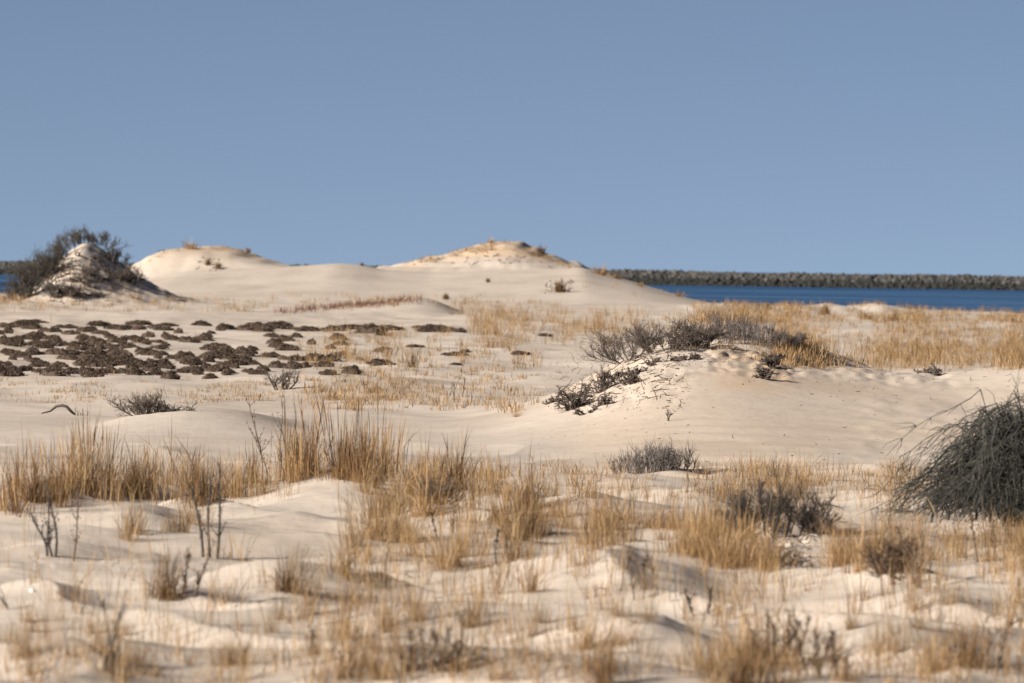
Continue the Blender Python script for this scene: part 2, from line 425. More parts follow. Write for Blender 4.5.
class Tubes:
    def __init__(s): s.V = []; s.F = []; s.lt = []; s.n = 0
    def add(s, pts, rad, sides=3):
        pts = np.asarray(pts, float); k = len(pts); rad = np.asarray(rad, float)
        t = np.gradient(pts, axis=0); t /= np.linalg.norm(t, axis=1)[:, None] + 1e-9
        ref = np.where(np.abs(t[:, 2:3]) > .9, np.array([[1.0, 0, 0]]), np.array([[0, 0, 1.0]]))
        a = np.cross(t, ref); a /= np.linalg.norm(a, axis=1)[:, None] + 1e-9
        b = np.cross(t, a)
        ang = np.arange(sides) * 2 * np.pi / sides
        ring = pts[:, None] + rad[:, None, None] * (np.cos(ang)[None, :, None] * a[:, None] + np.sin(ang)[None, :, None] * b[:, None])
        s.V.append(ring.reshape(-1, 3)); o = s.n
        for i in range(k - 1):
            for j in range(sides):
                j2 = (j + 1) % sides
                s.F += [o + i * sides + j, o + i * sides + j2, o + (i + 1) * sides + j2, o + (i + 1) * sides + j]; s.lt.append(4)
        s.F += [o + (k - 1) * sides + j for j in range(sides)]; s.lt.append(sides)
        s.n += k * sides
    def card(s, p, d, l, w):
        d = d / (np.linalg.norm(d) + 1e-9); q = np.cross(d, rng.normal(0, 1, 3)); q /= np.linalg.norm(q) + 1e-9
        s.V.append(np.array([p, p + d * l * .5 + q * w, p + d * l, p + d * l * .5 - q * w * .8])); o = s.n
        s.F += [o, o + 1, o + 2, o + 3]; s.lt.append(4); s.n += 4
    def mesh(s, name, mat):
        me = mesh_from(name, np.concatenate(s.V), s.F, s.lt, True); me.materials.append(mat); return me

def grow(T0, T1, p, d, L, r, lvl, up=.15, wob=.28, kids=(5, 5, 4), spread=.75):
    """a branch and its side branches; the thick ones go in T0, the fine ones in T1"""
    k = 6; pts = [np.array(p, float)]; d = d / np.linalg.norm(d)
    for i in range(k):
        d = d + rng.normal(0, wob / 2, 3) + np.array([0, 0, up / 2]); d /= np.linalg.norm(d)
        pts.append(pts[-1] + d * L / k)
    rad = np.linspace(r, r * .5, k + 1)
    (T0 if lvl == 0 else T1).add(pts, rad)
    if lvl < len(kids):
        for q in range(kids[lvl]):
            i = rng.integers(1, k + 1)
            dd = (pts[i] - pts[i - 1]); dd /= np.linalg.norm(dd)
            nd = dd + rng.normal(0, spread, 3); nd[2] = nd[2] * .8 + up
            grow(T0, T1, pts[i], nd, L * rng.uniform(.42, .72), r * .55, lvl + 1, up, wob, kids, spread)

def shrub(px, v, hpx, wpx, label, mat='brownwood', stems=12, kids=(5, 5, 3), up=.15, name='bare_shrub', r0=None, pt=None, foot=.25, group=None, spread=.75):
    p = ground(px, v)[0] if pt is None else np.array(pt)
    m = p[1] / F; H = hpx * m; W = wpx * m * .5
    T1 = Tubes(); T0s = []
    for i in range(stems):
        if stems <= 95 or not T0s: T0s.append(Tubes())
        T0 = T0s[-1]
        a = rng.uniform(0, 2 * np.pi); e = rng.uniform(.15, 1.0)
        d = np.array([math.cos(a) * W * e * (1 - foot), math.sin(a) * W * e * .8 * (1 - foot), H * (1 - .55 * e * e) * rng.uniform(.65, 1.0)])
        L = np.linalg.norm(d) * .62
        b = np.array([math.cos(a) * W * foot * e, math.sin(a) * W * foot * e, -.03])
        bz = zat(p[0] + b[0], p[1] + b[1])[0] - p[2]; b[2] += bz
        grow(T0, T1, b, d, L, (r0 or max(.010, .6 * m)), 0, up, .30, kids, spread)
    # fit the finished crown to its height
    ALL = [a for T in T0s + [T1] for a in T.V]
    zmax = np.percentile(np.concatenate([a[:, 2] for a in ALL]), 98.5)
    s = H / max(zmax, .05)
    wr = np.percentile(np.abs(np.concatenate([a[:, 0] for a in ALL])), 97)
    sw = W / max(wr, .02)
    for T in T0s + [T1]:
        for a in T.V:
            a[:, :2] *= sw
            a[:, 2] = np.where(a[:, 2] > 0, a[:, 2] * s, a[:, 2])
    root = link(name, None, None, None, p, label=label, category='shrub', group=group)
    for T0 in T0s: link('stem' if stems <= 95 else 'stems', T0.mesh('shrub_stem', M[mat]), None, root)
    link('twigs', T1.mesh('shrub_twigs', M[mat]), None, root)
    return root

def cushion_proto(seed):
    """low heath cushion, 1 m across: a lumpy body clothed in short upright twigs"""
    r = np.random.default_rng(seed)
    n = 1300
    a = r.uniform(0, 2 * np.pi, n); q = np.sqrt(r.uniform(0, 1, n)) * .5
    lob = 1 + .18 * np.sin(2 * a + r.uniform(0, 6)) + .12 * np.sin(3 * a + r.uniform(0, 6)) + .1 * np.sin(5 * a + r.uniform(0, 6))
    x, y = q * lob * np.cos(a), q * lob * np.sin(a)
    top = np.clip(1 - (q / .5) ** 2, 0, 1) ** .55 * (.72 + .5 * gnoise(x * 3 + seed, y * 3) + .25 * gnoise(x * 8, y * 8 + seed))
    roots = np.stack([x, y, np.maximum(top * .75 - .02, -.03)], 1)
    me = blade_mesh('heath_cushion', roots, r.uniform(.12, .30, n), r.uniform(0, 6.28, n), r.uniform(.1, .8, n), r.uniform(.025, .05, n), None, None, M['heath'])
    # body
    nr, na = 7, 20; V = []; Fa = []; lt = []
    for i in range(nr):
        qq = .5 * i / (nr - 1)
        for k in range(na):
            aa = 2 * math.pi * k / na
            l = 1 + .18 * math.sin(2 * aa) + .1 * math.sin(5 * aa)
            xx, yy = qq * l * .92 * math.cos(aa), qq * l * .92 * math.sin(aa)
            z = max(0, 1 - (qq / .5) ** 2) ** .55 * (.72 + .5 * float(gnoise(np.array(xx * 3 + seed), np.array(yy * 3)))) * .8
            V.append((xx, yy, z - .04))
    for i in range(nr - 1):
        for k in range(na):
            k2 = (k + 1) % na
            Fa += [i * na + k, (i + 1) * na + k, (i + 1) * na + k2, i * na + k2]; lt.append(4)
    nv = len(me.vertices)
    co = np.zeros(nv * 3, np.float32); me.vertices.foreach_get('co', co)
    li = np.zeros(len(me.loops), np.int32); me.loops.foreach_get('vertex_index', li)
    l0 = np.zeros(len(me.polygons), np.int32); me.polygons.foreach_get('loop_total', l0)
    m2 = mesh_from('heath_cushion', np.concatenate([co.reshape(-1, 3), np.array(V)]), np.concatenate([li, np.array(Fa) + nv]), np.concatenate([l0, lt]))
    m2.materials.append(M['heath'])
    return m2
CUSH = [cushion_proto(i + 1) for i in range(6)]

def cushion(px, v, wpx, hpx, label, group=None):
    p = ground(px, v)[0]; m = p[1] / F
    o = link('heath_cushion', CUSH[rng.integers(6)], None, None, p, label=label, category='heath plant', group=group)
    w = wpx * m
    o.scale = (w, w * rng.uniform(.8, 1.3), hpx * m); o.rotation_euler = (0, 0, rng.uniform(-.6, .6) + math.pi * rng.integers(2))
    return o

def stalks(px, v, hpx, spots, label, group=None, leaf=1.0, name='dead_stalk_plant', rad=.011, mat='stalk', bend=.10):
    """upright dead flower stalks; spots = (dx px, lean px, height factor)"""
    p = ground(px, v)[0]; m = p[1] / F; H = hpx * m
    root = link(name, None, None, None, p, label=label, category='dead plant', group=group)
    spots = list(spots)
    if leaf >= 1.7:
        spots += [(dx + rng.normal(0, 12), ln + rng.normal(0, 6), hf * rng.uniform(.35, .85)) for dx, ln, hf in spots]
    for dx, ln, hf in spots:
        T0, T1 = Tubes(), Tubes(); k = 8
        x0 = dx * m; z0 = zat(p[0] + x0, p[1])[0] - p[2] - .03
        t = np.linspace(0, 1, k + 1); wv = rng.normal(0, bend * .25, 2)
        pts = np.stack([x0 + ln * m * t + H * wv[0] * np.sin(t * 5), .1 * H * wv[1] * t + H * bend * .3 * np.sin(t * 4 + 1) * t, z0 + H * hf * t], 1)
        T0.add(pts, np.linspace(rad, rad * .30, k + 1), 5)
        for q in range(int(34 * leaf)):
            tt = rng.uniform(.25, 1.0); i = min(int(tt * k), k - 1)
            c = pts[i] + (pts[i + 1] - pts[i]) * (tt * k - i)
            d = np.array([rng.normal(0, 1), rng.normal(0, 1), rng.normal(.5, .6)])
            T1.card(c, d, rng.uniform(.02, .05), rng.uniform(.004, .008))
        for q in range(rng.integers(4, 10)):
            i = rng.integers(2, k); d = np.array([rng.normal(0, .35), rng.normal(0, .35), 1.0]) * rng.uniform(.4, 1)
            pp = [pts[i] + d * s for s in np.linspace(0, H * .22, 4)]
            T1.add(pp, np.linspace(rad * .38, rad * .15, 4))
            for s in pp[1:]:
                for _ in range(4): T1.card(s, rng.normal(0, 1, 3), .03, .006)
        st = link('stem', T0.mesh('stem', M[mat]), None, root)
        if T1.V: link('dry_leaves', T1.mesh('dry_leaves', M[mat]), None, st)
    return root

# ------------------------------------------------------------------ foreground grass
for px, v, hp, k, lab in HEROES:
    tuft(px, v, hp, k, lab, sx=1.3 if k in ('gold', 'rush') else 1.1)

def zone(pts, n, hr, kinds, label, group, spread):
    """clumps scattered along a line of base rows"""
    P = np.array(pts, float)
    for i in range(n):
        px = rng.uniform(P[0, 0], P[-1, 0]); v = np.interp(px, P[:, 0], P[:, 1]) + rng.uniform(-spread, spread)
        tuft(px, v, rng.uniform(*hr), kinds[rng.integers(len(kinds))], label, group)

zone([(-12, 505), (60, 498), (112, 488)], 17, (40, 112), ('tall', 'tall', 'rush', 'sparse'), 'tall tawny beach grass in the high stand along the left edge', 'tall grass stand at the left edge', 14)
zone([(112, 492), (190, 494), (280, 486)], 24, (28, 70), ('rush', 'tall', 'gold', 'sparse'), 'brown beach grass in the thin band left of the tall plumed clumps', 'thin brown grass band left of centre', 9)
zone([(284, 480), (330, 476), (392, 478)], 15, (50, 88), ('tall', 'tall', 'rush'), 'plumed brown beach grass standing above the bare slope left of centre', 'plumed grass left of centre', 6)
zone([(120, 540), (160, 532), (205, 528)], 9, (34, 58), ('sparse',), 'separate thin stems standing on open sand between the two black stalks', 'thin stems between the black stalks', 6)
zone([(365, 500), (430, 505), (480, 515), (550, 530)], 34, (28, 80), ('gold', 'rush', 'gold', 'tall', 'sparse'), 'tangled brown and golden beach grass in the dense centre band', 'dense centre grass band', 21)
zone([(345, 545), (400, 548), (470, 560), (540, 570)], 20, (40, 62), ('sparse', 'gold', 'sparse'), 'ragged tan beach grass on the slope just below the dense centre band', 'ragged grass below the centre band', 14)
zone([(530, 528), (600, 536), (660, 538), (720, 548)], 34, (28, 64), ('gold', 'gold', 'sparse', 'tall'), 'golden beach grass behind the bright sand lip right of centre', 'golden grass right of centre', 15)
zone([(690, 552), (735, 565), (775, 573)], 12, (48, 70), ('gold',), 'golden beach grass crowding the left foot of the dark twiggy shrub', 'golden grass at the left foot of the twiggy shrub', 7)
zone([(828, 562), (860, 566), (900, 562)], 12, (45, 66), ('gold',), 'golden beach grass between the twiggy shrub and the crooked dark stems', 'golden grass right of the twiggy shrub', 8)
zone([(900, 560), (960, 548), (1030, 556)], 13, (26, 42), ('gold', 'sparse'), 'low tawny beach grass under the great dark bush at the right edge', 'low grass under the dark right bush', 12)
zone([(0, 640), (300, 640), (700, 650), (1024, 650)], 42, (28, 56), ('sparse',), 'single thin wisp of pale grass on the open sand at the front', 'thin wisps across the front sand', 42)

def stuff_grass(name, regions, label=None):
    R, H, A, LN, W, HD = [], [], [], [], [], []
    for (u0, u1, v0, v1, n, h0, h1, nb, rad, w, lean) in regions:
        u = rng.uniform(u0, u1, n); v = v0(u) + rng.uniform(.6, v1, n) if callable(v0) else rng.uniform(v0, v1, n)
        P = ground(u, v)
        dn = gnoise(P[:, 0] / (.03 * P[:, 1] / 2), P[:, 1] / (.2 * P[:, 1])) + rng.normal(0, .35, n)
        P = P[(dn > -.02) & (P[:, 2] > .3)]; m = len(P)
        near = np.where((P[:, 1:2] < 200) & (P[:, 1:2] > 110), .55, 1.0)
        if m == 0: continue
        k = nb
        r = rad * np.abs(rng.normal(0, .6, (m, k))); a = rng.uniform(0, 6.283, (m, k))
        x = P[:, :1] + r * np.cos(a); y = P[:, 1:2] + r * np.sin(a)
        z = np.repeat(P[:, 2:3], k, 1) - .04
        R.append(np.stack([x, y, z], -1).reshape(-1, 3))
        hh = near * rng.uniform(h0, h1, (m, 1)) * rng.uniform(.45, 1.1, (m, k)); H.append(hh.ravel())
        A.append((a + rng.normal(0, .8, (m, k))).ravel()); LN.append(np.abs(rng.normal(lean * .5, lean * .6, m * k)) + .02)
        W.append(np.repeat(w * rng.uniform(.6, 1.3, (m, 1)), k, 1).ravel())
        HD.append(rng.random(m * k) < .05)
    R = np.concatenate(R); H = np.concatenate(H)
    me = blade_mesh(name, R, H, np.concatenate(A), np.concatenate(LN), np.concatenate(W), np.concatenate(HD), None, M['gold'])
    return link(name, me, None, None, (0, 0, 0), kind='stuff', label=label, category='grass' if label else None)

stuff_grass('dune_grass', [
    # u0, u1, v0, v1, n, height m, blades, radius, width, lean
    (775, 1045, 316, 366, 2300, .25, .65, 20, .45, .014, .45),
    (790, 1045, 345, 370, 900, .22, .55, 20, .4, .009, .5),
    (470, 720, 313, 336, 520, .5, 1.0, 22, .45, .012, .40),
    (480, 640, 322, 348, 170, .35, .7, 18, .4, .011, .40),
    (300, 540, 328, 412, 700, .25, .70, 18, .32, .013, .50),
    (-10, 440, 381, 404, 420, .15, .42, 16, .25, .0095, .55),
    (180, 420, 384, 402, 190, .2, .5, 18, .28, .0095, .55),
    (-10, 250, 299, 313, 230, .3, .75, 18, .6, .017, .42),
    (250, 480, 296, 309, 110, .3, .7, 18, .6, .017, .42),
    (450, 560, 302, 316, 120, .3, .7, 18, .6, .017, .42),
    (690, 1045, 304, 324, 1100, .3, .75, 22, .6, .020, .42),
    (400, 920, 468, 502, 620, .18, .5, 18, .22, .0070, .50),
    (770, 930, 476, 530, 170, .25, .5, 18, .22, .0058, .50),
    (360, 760, 492, 566, 300, .2, .62, 18, .24, .0056, .50),
    (-10, 300, 484, 508, 110, .3, .8, 16, .2, .0054, .35),
    (880, 1040, 528, 575, 220, .2, .45, 18, .22, .0056, .50),
    (-10, 420, 320, 384, 170, .25, .6, 8, .25, .008, .40),
    (-10, 22, 288, 306, 90, .6, 1.0, 20, .6, .018, .40),
    (408, 572, lambda u: np.interp(u, [408, 430, 455, 475, 500, 520, 545, 572], [263, 258, 252, 247, 243, 245, 254, 264]), 7, 200, .2, .7, 18, .6, .026, .5),
    (150, 262, lambda u: np.interp(u, [150, 166, 186, 215, 241, 262], [260, 252, 248, 247, 249, 259]), 3, 60, .2, .5, 14, .6, .026, .5),
    (585, 700, 272, 302, 40, .3, .6, 14, .4, .020, .5),
    (560, 700, 340, 352, 80, .2, .4, 14, .25, .008, .5),
    (640, 800, 332, 352, 160, .25, .5, 16, .3, .008, .45),
    (820, 1024, 366, 372, 80, .2, .45, 16, .28, .008, .45),
    (-10, 1034, 560, 690, 620, .15, .60, 11, .16, .0062, .45),
    (-10, 1034, 478, 690, 390, .40, .85, 4, .20, .0052, .45),
    (280, 1034, 560, 690, 330, .2, .6, 12, .16, .0062, .40),
    (-10, 330, 650, 690, 120, .10, .35, 18, .18, .0060, .7),
    (360, 1034, 655, 690, 160, .15, .45, 18, .18, .0060, .6),
])

# tufts in the middle distance and on the far crests
for px, v, hp, k, lab in [
    (412, 368, 28, 'rush', 'stout brown grass tuft alone in the middle distance beyond the heath'),
    (198, 343, 14, 'rush', 'small brown tuft sticking up out of the heath patch'),
    (517, 417, 18, 'gold', 'yellow tuft at the toe of the middle dune slope'),
    (490, 400, 16, 'gold', 'yellow tuft just above the toe of the middle dune'),
    (446, 300, 9, 'rush', 'dark upright tuft on the right shoulder of the low far hummock'),
    (191, 250, 13, 'gold', 'upright tuft on the crest of the flat-topped far dune'),
    (248, 253, 7, 'rush', 'small dark tuft at the right end of the flat-topped far dune'),
    (208, 268, 9, 'rush', 'brown tuft hanging on the face of the flat-topped far dune'),
    (218, 270, 9, 'rush', 'second brown tuft lower on the face of the flat-topped far dune'),
    (362, 266, 5, 'rush', 'tiny dark tuft on the low saddle between the far dunes'),
    (491, 245, 7, 'gold', 'golden tuft at the very top of the highest far dune'),
    (541, 254, 10, 'rush', 'brown tuft on the right shoulder of the highest far dune'),
    (600, 275, 13, 'gold', 'bushy tuft where the far dune meets the jetty line'),
    (617, 279, 8, 'gold', 'smaller tuft just right of the bushy tuft on the far dune'),
    (640, 287, 7, 'gold', 'low tuft midway down the right flank of the far dune'),
    (668, 292, 9, 'gold', 'upper of two tufts near the foot of the far dune by the water'),
    (679, 297, 9, 'gold', 'lower of two tufts near the foot of the far dune by the water'),
    (768, 310, 10, 'rush', 'dark round tuft on the shore ridge before the water'),
    (825, 315, 13, 'rush', 'dark tuft on a white hummock of the shore ridge'),
    (866, 320, 14, 'gold', 'golden tuft between two white hummocks of the shore ridge'),
    (893, 321, 13, 'gold', 'golden tuft on the right side of a white hummock of the shore ridge'),
    (488, 283, 6, 'rush', 'tiny tuft at the foot of the orange scarp of the highest dune'),
    (560, 293, 16, 'rush', 'brown ragged tuft low on the smooth face of the highest dune'),
]:
    tuft(px, v, hp, k, lab, sx=1.6 if v < 330 else 1.2)

# reddish shoots on the low hummock
def shoots():
    n = 1100; u = rng.beta(1.6, 1.3, n) * 150 + 272; v = np.interp(u, [272, 350, 422], [312, 305.5, 299]) + np.abs(rng.normal(0, 2.0, n))
    P = ground(u, v)
    me = blade_mesh('reddish_shoots', P, rng.uniform(.12, .5, n), rng.uniform(0, 6.28, n), rng.uniform(.1, .9, n), rng.uniform(.02, .05, n), None, None, M['rose'])
    link('reddish_shoots', me, kind='stuff')
shoots()

# ------------------------------------------------------------------ heath patch
def heath():
    G = 'dark heath cushions spread over the left sand flat'
    LB = 'dark brown heath cushion within the crowded patch on the left sand flat'
    for i in range(215):
        u = rng.uniform(-8, 350) if rng.random() < .45 else rng.uniform(-8, 250); top = np.interp(u, [0, 345], [326, 334]); v = top + (376 - top) * rng.uniform(0, 1) ** .9
        sc = (v - 264) / 100
        cushion(u, v, rng.uniform(8, 25) * sc ** .5, rng.uniform(4.5, 8.5) * sc ** .5, LB, G)
    for i in range(26):
        u = rng.uniform(-8, 440); v = np.interp(u, [0, 440], [326, 331]) + rng.uniform(-3, 3)
        cushion(u, v, rng.uniform(15, 34), rng.uniform(4, 7), 'flat dark heath cushion in the farthest row of the left patch', 'farthest row of heath cushions')
    for i in range(14):
        cushion(rng.uniform(330, 480), rng.uniform(330, 372), rng.uniform(8, 18), rng.uniform(2.5, 5), 'small faded heath cushion thinly scattered on the sand right of the dark patch', 'thinly scattered heath cushions')
    for px, v, w, h, lab in [
        (5, 372, 24, 11, 'black heath cushion at the left edge, nearest of the patch'),
        (135, 375, 18, 9, 'small heath cushion standing clear at the near edge of the patch'),
        (170, 379, 20, 10, 'round black heath cushion at the near edge left of the bare mound'),
        (210, 379, 15, 6, 'little flat heath cushion right of the round black one at the near edge'),
        (55, 376, 26, 9, 'low heath cushion near the front edge at the left'),
        (92, 377, 22, 11, 'darkest heath cushion of the near left edge'),
        (320, 361, 36, 9, 'wide flat heath cushion at the right end of the patch'),
        (372, 333, 26, 11, 'black rounded heath cushion at the right of the farthest row'),
        (440, 331, 26, 6, 'lone dark heath cushion beyond the right end of the patch'),
        (352, 374, 20, 10, 'brown heath cushion behind the small branching shrub'),
        (380, 366, 26, 7, 'faded brown heath cushion right of the wide flat one'),
        (455, 356, 24, 5, 'thin faded heath mat in the middle of the sand flat'),
        (520, 355, 20, 5, 'thin faded heath mat toward the middle dune'),
        (545, 337, 16, 4, 'thin faded heath mat under the golden grass line'),
    ]:
        cushion(px, v, w, h, lab)
heath()

# ------------------------------------------------------------------ shrubs
def behind(px, v, dy):
    p = ground(px, v)[0]; x = p[0] * (p[1] + dy) / p[1]; y = p[1] + dy
    return np.array([x, y, zat(x, y)[0]])
FL = dict(mat='darkwood', kids=(5, 5, 4), r0=.035)
shrub(86, 246, 15, 62, 'leafless shrub crowning the pointed sand mound at the far left', stems=22, up=.25, foot=.6, pt=behind(86, 246, 3), **FL)
shrub(114, 266, 22, 30, 'leafless shrub leaning out from the right side of the pointed mound', stems=8, **FL)
shrub(62, 262, 24, 44, 'leafless shrub spreading from the upper left side of the pointed mound', stems=13, foot=.45, **FL)
shrub(42, 284, 32, 46, 'dark thicket shrub covering the left flank of the pointed mound', stems=32, foot=.45, **FL)
shrub(24, 300, 34, 40, 'dark thicket shrub at the lower left foot of the pointed mound', stems=32, foot=.45, **FL)
shrub(54, 301, 18, 34, 'dark twiggy shrub at the foot of the pointed mound front', stems=10, **FL)
shrub(128, 284, 16, 34, 'dark low shrub in the gap right of the pointed mound', stems=14, kids=(5, 5, 3), r0=.035)
for px, v, h, w, lab in [(90, 277, 11, 22, 'small root tangle high on the face of the pointed mound'), (82, 289, 11, 26, 'small root tangle midway down the face of the pointed mound'),
                         (108, 284, 6, 14, 'small root tangle on the right of the pointed mound face'), (70, 298, 13, 26, 'root tangle low on the left of the pointed mound face'),
                         (97, 262, 6, 14, 'root tangle just under the peak of the pointed mound'), (95, 300, 5, 22, 'root tangle at the bottom of the pointed mound face')]:
    shrub(px, v, h, w, lab, stems=11, kids=(5, 5), up=.06, r0=.028, name='root_tangle')
shrub(668, 351, 27, 84, 'leafless dark shrub with a leaning bare trunk on the left crest of the middle dune', stems=14, kids=(6, 6, 4), r0=.009, up=.2, foot=.4, spread=.6)
shrub(630, 360, 33, 84, 'leafless spreading shrub leaning left off the middle dune crest', stems=11, kids=(6, 6, 4), r0=.009, spread=.6)
shrub(700, 346, 24, 56, 'leafless dark shrub behind the top of the middle dune', stems=14, kids=(6, 6, 3), r0=.009, spread=.6)
shrub(722, 342, 26, 74, 'grey leafless thicket on the pale hummock atop the middle dune', 'greywood', stems=40, kids=(5, 4, 2), r0=.007, up=.45, foot=.8, spread=.5)
shrub(756, 345, 26, 60, 'grey leafless thicket on the right shoulder of the middle dune hummock', 'greywood', stems=36, kids=(5, 4, 2), r0=.007, up=.45, foot=.8, spread=.5)
shrub(785, 350, 18, 40, 'low grey leafless thicket where the middle dune meets the golden field', 'greywood', stems=14, kids=(6, 5, 3), r0=.009, up=.25)
for px, v, h, w, lab in [(655, 366, 6, 40, 'long low root mat just under the crest at the left of the middle dune'), (640, 374, 5, 34, 'thin root mat below the long low root mat on the middle dune'),
                         (618, 380, 7, 26, 'root tuft midway between the ragged clump and the crest of the middle dune'), (688, 360, 6, 30, 'root mat on the crest left of the orange scarp'),
                         (584, 396, 8, 26, 'low dead tangle above the blackened root clump'), (556, 402, 8, 24, 'outermost dead tangle at the left foot of the middle dune'), (590, 414, 5, 30, 'flat scattered roots at the bottom of the left slope of the middle dune'),
                         (571, 410, 24, 42, 'blackened dead root clump lowest on the left slope of the middle dune'), (601, 393, 24, 30, 'dark ragged root clump higher on the left slope of the middle dune'),
                         (604, 406, 12, 22, 'black low root clump right of the lowest one on the middle dune'), (630, 384, 12, 24, 'sparse root clump on the pale middle dune slope'),
                         (765, 381, 12, 22, 'small dead twig clump on the smooth slope under the orange scarp'), (800, 366, 9, 24, 'dark root clump on the crest right of the orange scarp'),
                         (770, 366, 10, 26, 'dark root clump on the edge of the orange scarp'), (832, 367, 5, 18, 'low dead twig clump on the crest of the long right slope'),
                         (668, 421, 13, 8, 'lone curved dead root on the smooth middle dune slope')]:
    shrub(px, v, h, w, lab, stems=10 if w > 15 else 3, kids=(5, 4, 3) if w > 15 else (5, 2), up=0, r0=.02, name='root_clump')
shrub(655, 472, 27, 82, 'rounded reddish grey shrub on the flat before the middle dune', 'greywood', stems=90, kids=(5, 4), up=.35, r0=.007, foot=.7, spread=.6)
shrub(143, 414, 20, 54, 'small black leafless shrub behind the bare mound on the left', stems=20, kids=(5, 5, 3), r0=.012)
shrub(180, 411, 9, 44, 'low trailing black twigs over the top of the bare mound', stems=14, kids=(5, 4), up=0, r0=.009)
shrub(282, 390, 20, 34, 'little dark shrub with an open fork below the heath patch', stems=7, kids=(4, 4, 3), r0=.013)
shrub(780, 543, 62, 96, 'dark twiggy shrub among golden grass right of centre', 'darkwood', stems=13, kids=(6, 6, 4), r0=.010, up=.3, foot=.45)
shrub(748, 540, 48, 60, 'darker dense shrub half buried in golden grass at the left of the twiggy shrub', 'darkwood', stems=10, kids=(6, 6, 3), r0=.009)
shrub(815, 535, 34, 50, 'low black stubby shrub between the twiggy shrub and golden grass', stems=14, kids=(5, 5, 3), r0=.012)
shrub(793, 566, 22, 40, 'thin black twig spray on the littered bank under the twiggy shrub', stems=8, kids=(4, 3), up=.05, r0=.009)
shrub(435, 506, 26, 56, 'dark dead twigs inside the dense centre grass band', stems=16, kids=(5, 5, 3), r0=.008)
shrub(890, 574, 36, 56, 'low brown dead bush beside the crooked dark stems', 'stalk', stems=14, kids=(5, 5, 3), r0=.010)
shrub(905, 582, 10, 30, 'thin spray of dead twigs at the foot of crooked stems', 'stalk', stems=5, kids=(4, 3), r0=.008)
shrub(930, 374, 7, 36, 'dark low dead shrub lying on the crest of the long right slope', stems=12, kids=(5, 4), up=0, r0=.02)

def great_bush():
    p = ground(1045, 528)[0]; m = p[1] / F
    T0, T1 = Tubes(), Tubes()
    for i in range(540):
        a = rng.uniform(0, 2 * np.pi); R = rng.uniform(.5, 1.0) * 1.74; H = 1.58 * rng.uniform(.3, 1.0) * rng.choice([1, 1.0, .9, 1.08])
        if rng.random() < .45: a = math.pi + rng.normal(0, .6)
        w_ = 1 + .16 * float(gnoise(np.array(a * 1.7 + 3), np.array(.3))); R *= w_; H *= (1 + .08 * float(gnoise(np.array(a * 2.3), np.array(5.3))))
        c = np.array([math.cos(a), math.sin(a)])
        b0 = np.array([rng.normal(0, .22), rng.normal(0, .22)])
        k = 11; t = np.linspace(0, 1, k)
        peak = rng.uniform(.28, .45)
        zz = np.where(t < peak, H * np.sin(t / peak * math.pi / 2), H - (H - rng.uniform(.12, .6) * H) * ((t - peak) / (1 - peak)) ** 1.25)
        rr = R * t ** .85
        side = np.array([-c[1], c[0]]); w = rng.normal(0, .25) * np.sin(t * rng.uniform(2, 5)) * .6
        pts = np.stack([b0[0] + c[0] * rr + side[0] * w, b0[1] + c[1] * rr + side[1] * w, zz], 1)
        pts[2:] += np.cumsum(rng.normal(0, .034, (k - 2, 3)), 0)
        T0.add(pts, np.linspace(*((.026, .006) if rng.random() < .07 else (.010, .004)), k))
        for q in range(13):
            i0 = rng.integers(3, k); d = pts[i0] - pts[i0 - 1]; d = d / (np.linalg.norm(d) + 1e-6) + rng.normal(0, .85, 3)
            L = rng.uniform(.10, .34); tp = [pts[i0]]
            for s in range(4):
                d = d + rng.normal(0, .25, 3) + np.array([0, 0, -.22]); d /= np.linalg.norm(d); tp.append(tp[-1] + d * L / 4)
            if tp[-1][2] < 0.03: continue
            T1.add(tp, np.linspace(.0048, .0026, 5))
    for i in range(9):
        a = math.pi + rng.normal(0, .9); c = np.array([math.cos(a), math.sin(a)]); R = rng.uniform(.5, 1.5)
        x, y = c * R
        pts = [np.array([x, y, -.05]), np.array([x + .03, y, .15]), np.array([x - .05, y, .35]), np.array([x * .8, y * .8, .6])]
        T0.add(pts, [.02, .018, .014, .01], 5)
    root = link('arching_bush', None, None, None, p, label='great dark bush of arching tangled branches at the right edge', category='shrub')
    link('branches', T0.mesh('branches', M['junip']), None, root); link('twigs', T1.mesh('bush_twigs', M['junip']), None, root)
great_bush()

# ------------------------------------------------------------------ dead stalks
BLK = dict(mat='darkwood')
stalks(55, 560, 78, [(0, -6, 1), (-2, -8, .8), (-8, -14, .6)], 'dark double stalk standing alone on the sand at the left', rad=.017, **BLK)
stalks(73, 562, 84, [(0, 6, 1)], 'single thin dark stalk right of the dark double stalk', rad=.011)
stalks(217, 560, 92, [(0, 3, 1), (-7, -3, .95), (-14, -10, .8)], 'tallest black stalks standing before the brown grass left of centre', leaf=1.6, rad=.019, **BLK)
stalks(193, 598, 60, [(0, 20, 1), (-12, 8, .8)], 'leaning dark stalk at the right side of the shadowed brown clump', rad=.013)
stalks(262, 486, 92, [(0, -12, 1), (4, -8, .55)], 'dark bent stalk rising from the band left of the plumed clumps', rad=.012)
stalks(288, 484, 86, [(0, -12, 1)], 'slim bent stalk between the dark bent stalk and plumed clumps', rad=.010)
stalks(430, 676, 58, [(-16, -4, .75), (-6, -3, .8), (2, 4, .7), (10, 8, .9), (26, 8, 1.15)], 'group of dark seed stalks at the bottom edge left of centre', leaf=1.7, rad=.010)
stalks(694, 618, 30, [(0, -10, 1), (14, 2, .95)], 'pair of short black stalks on open sand right of the bushy front tuft', leaf=1.4, rad=.012, **BLK)
stalks(640, 600, 55, [(-5, -8, 1), (3, 2, .8), (12, -1, .9)], 'thin dark stalks by the round sand hump right of centre', leaf=.6, rad=.008)
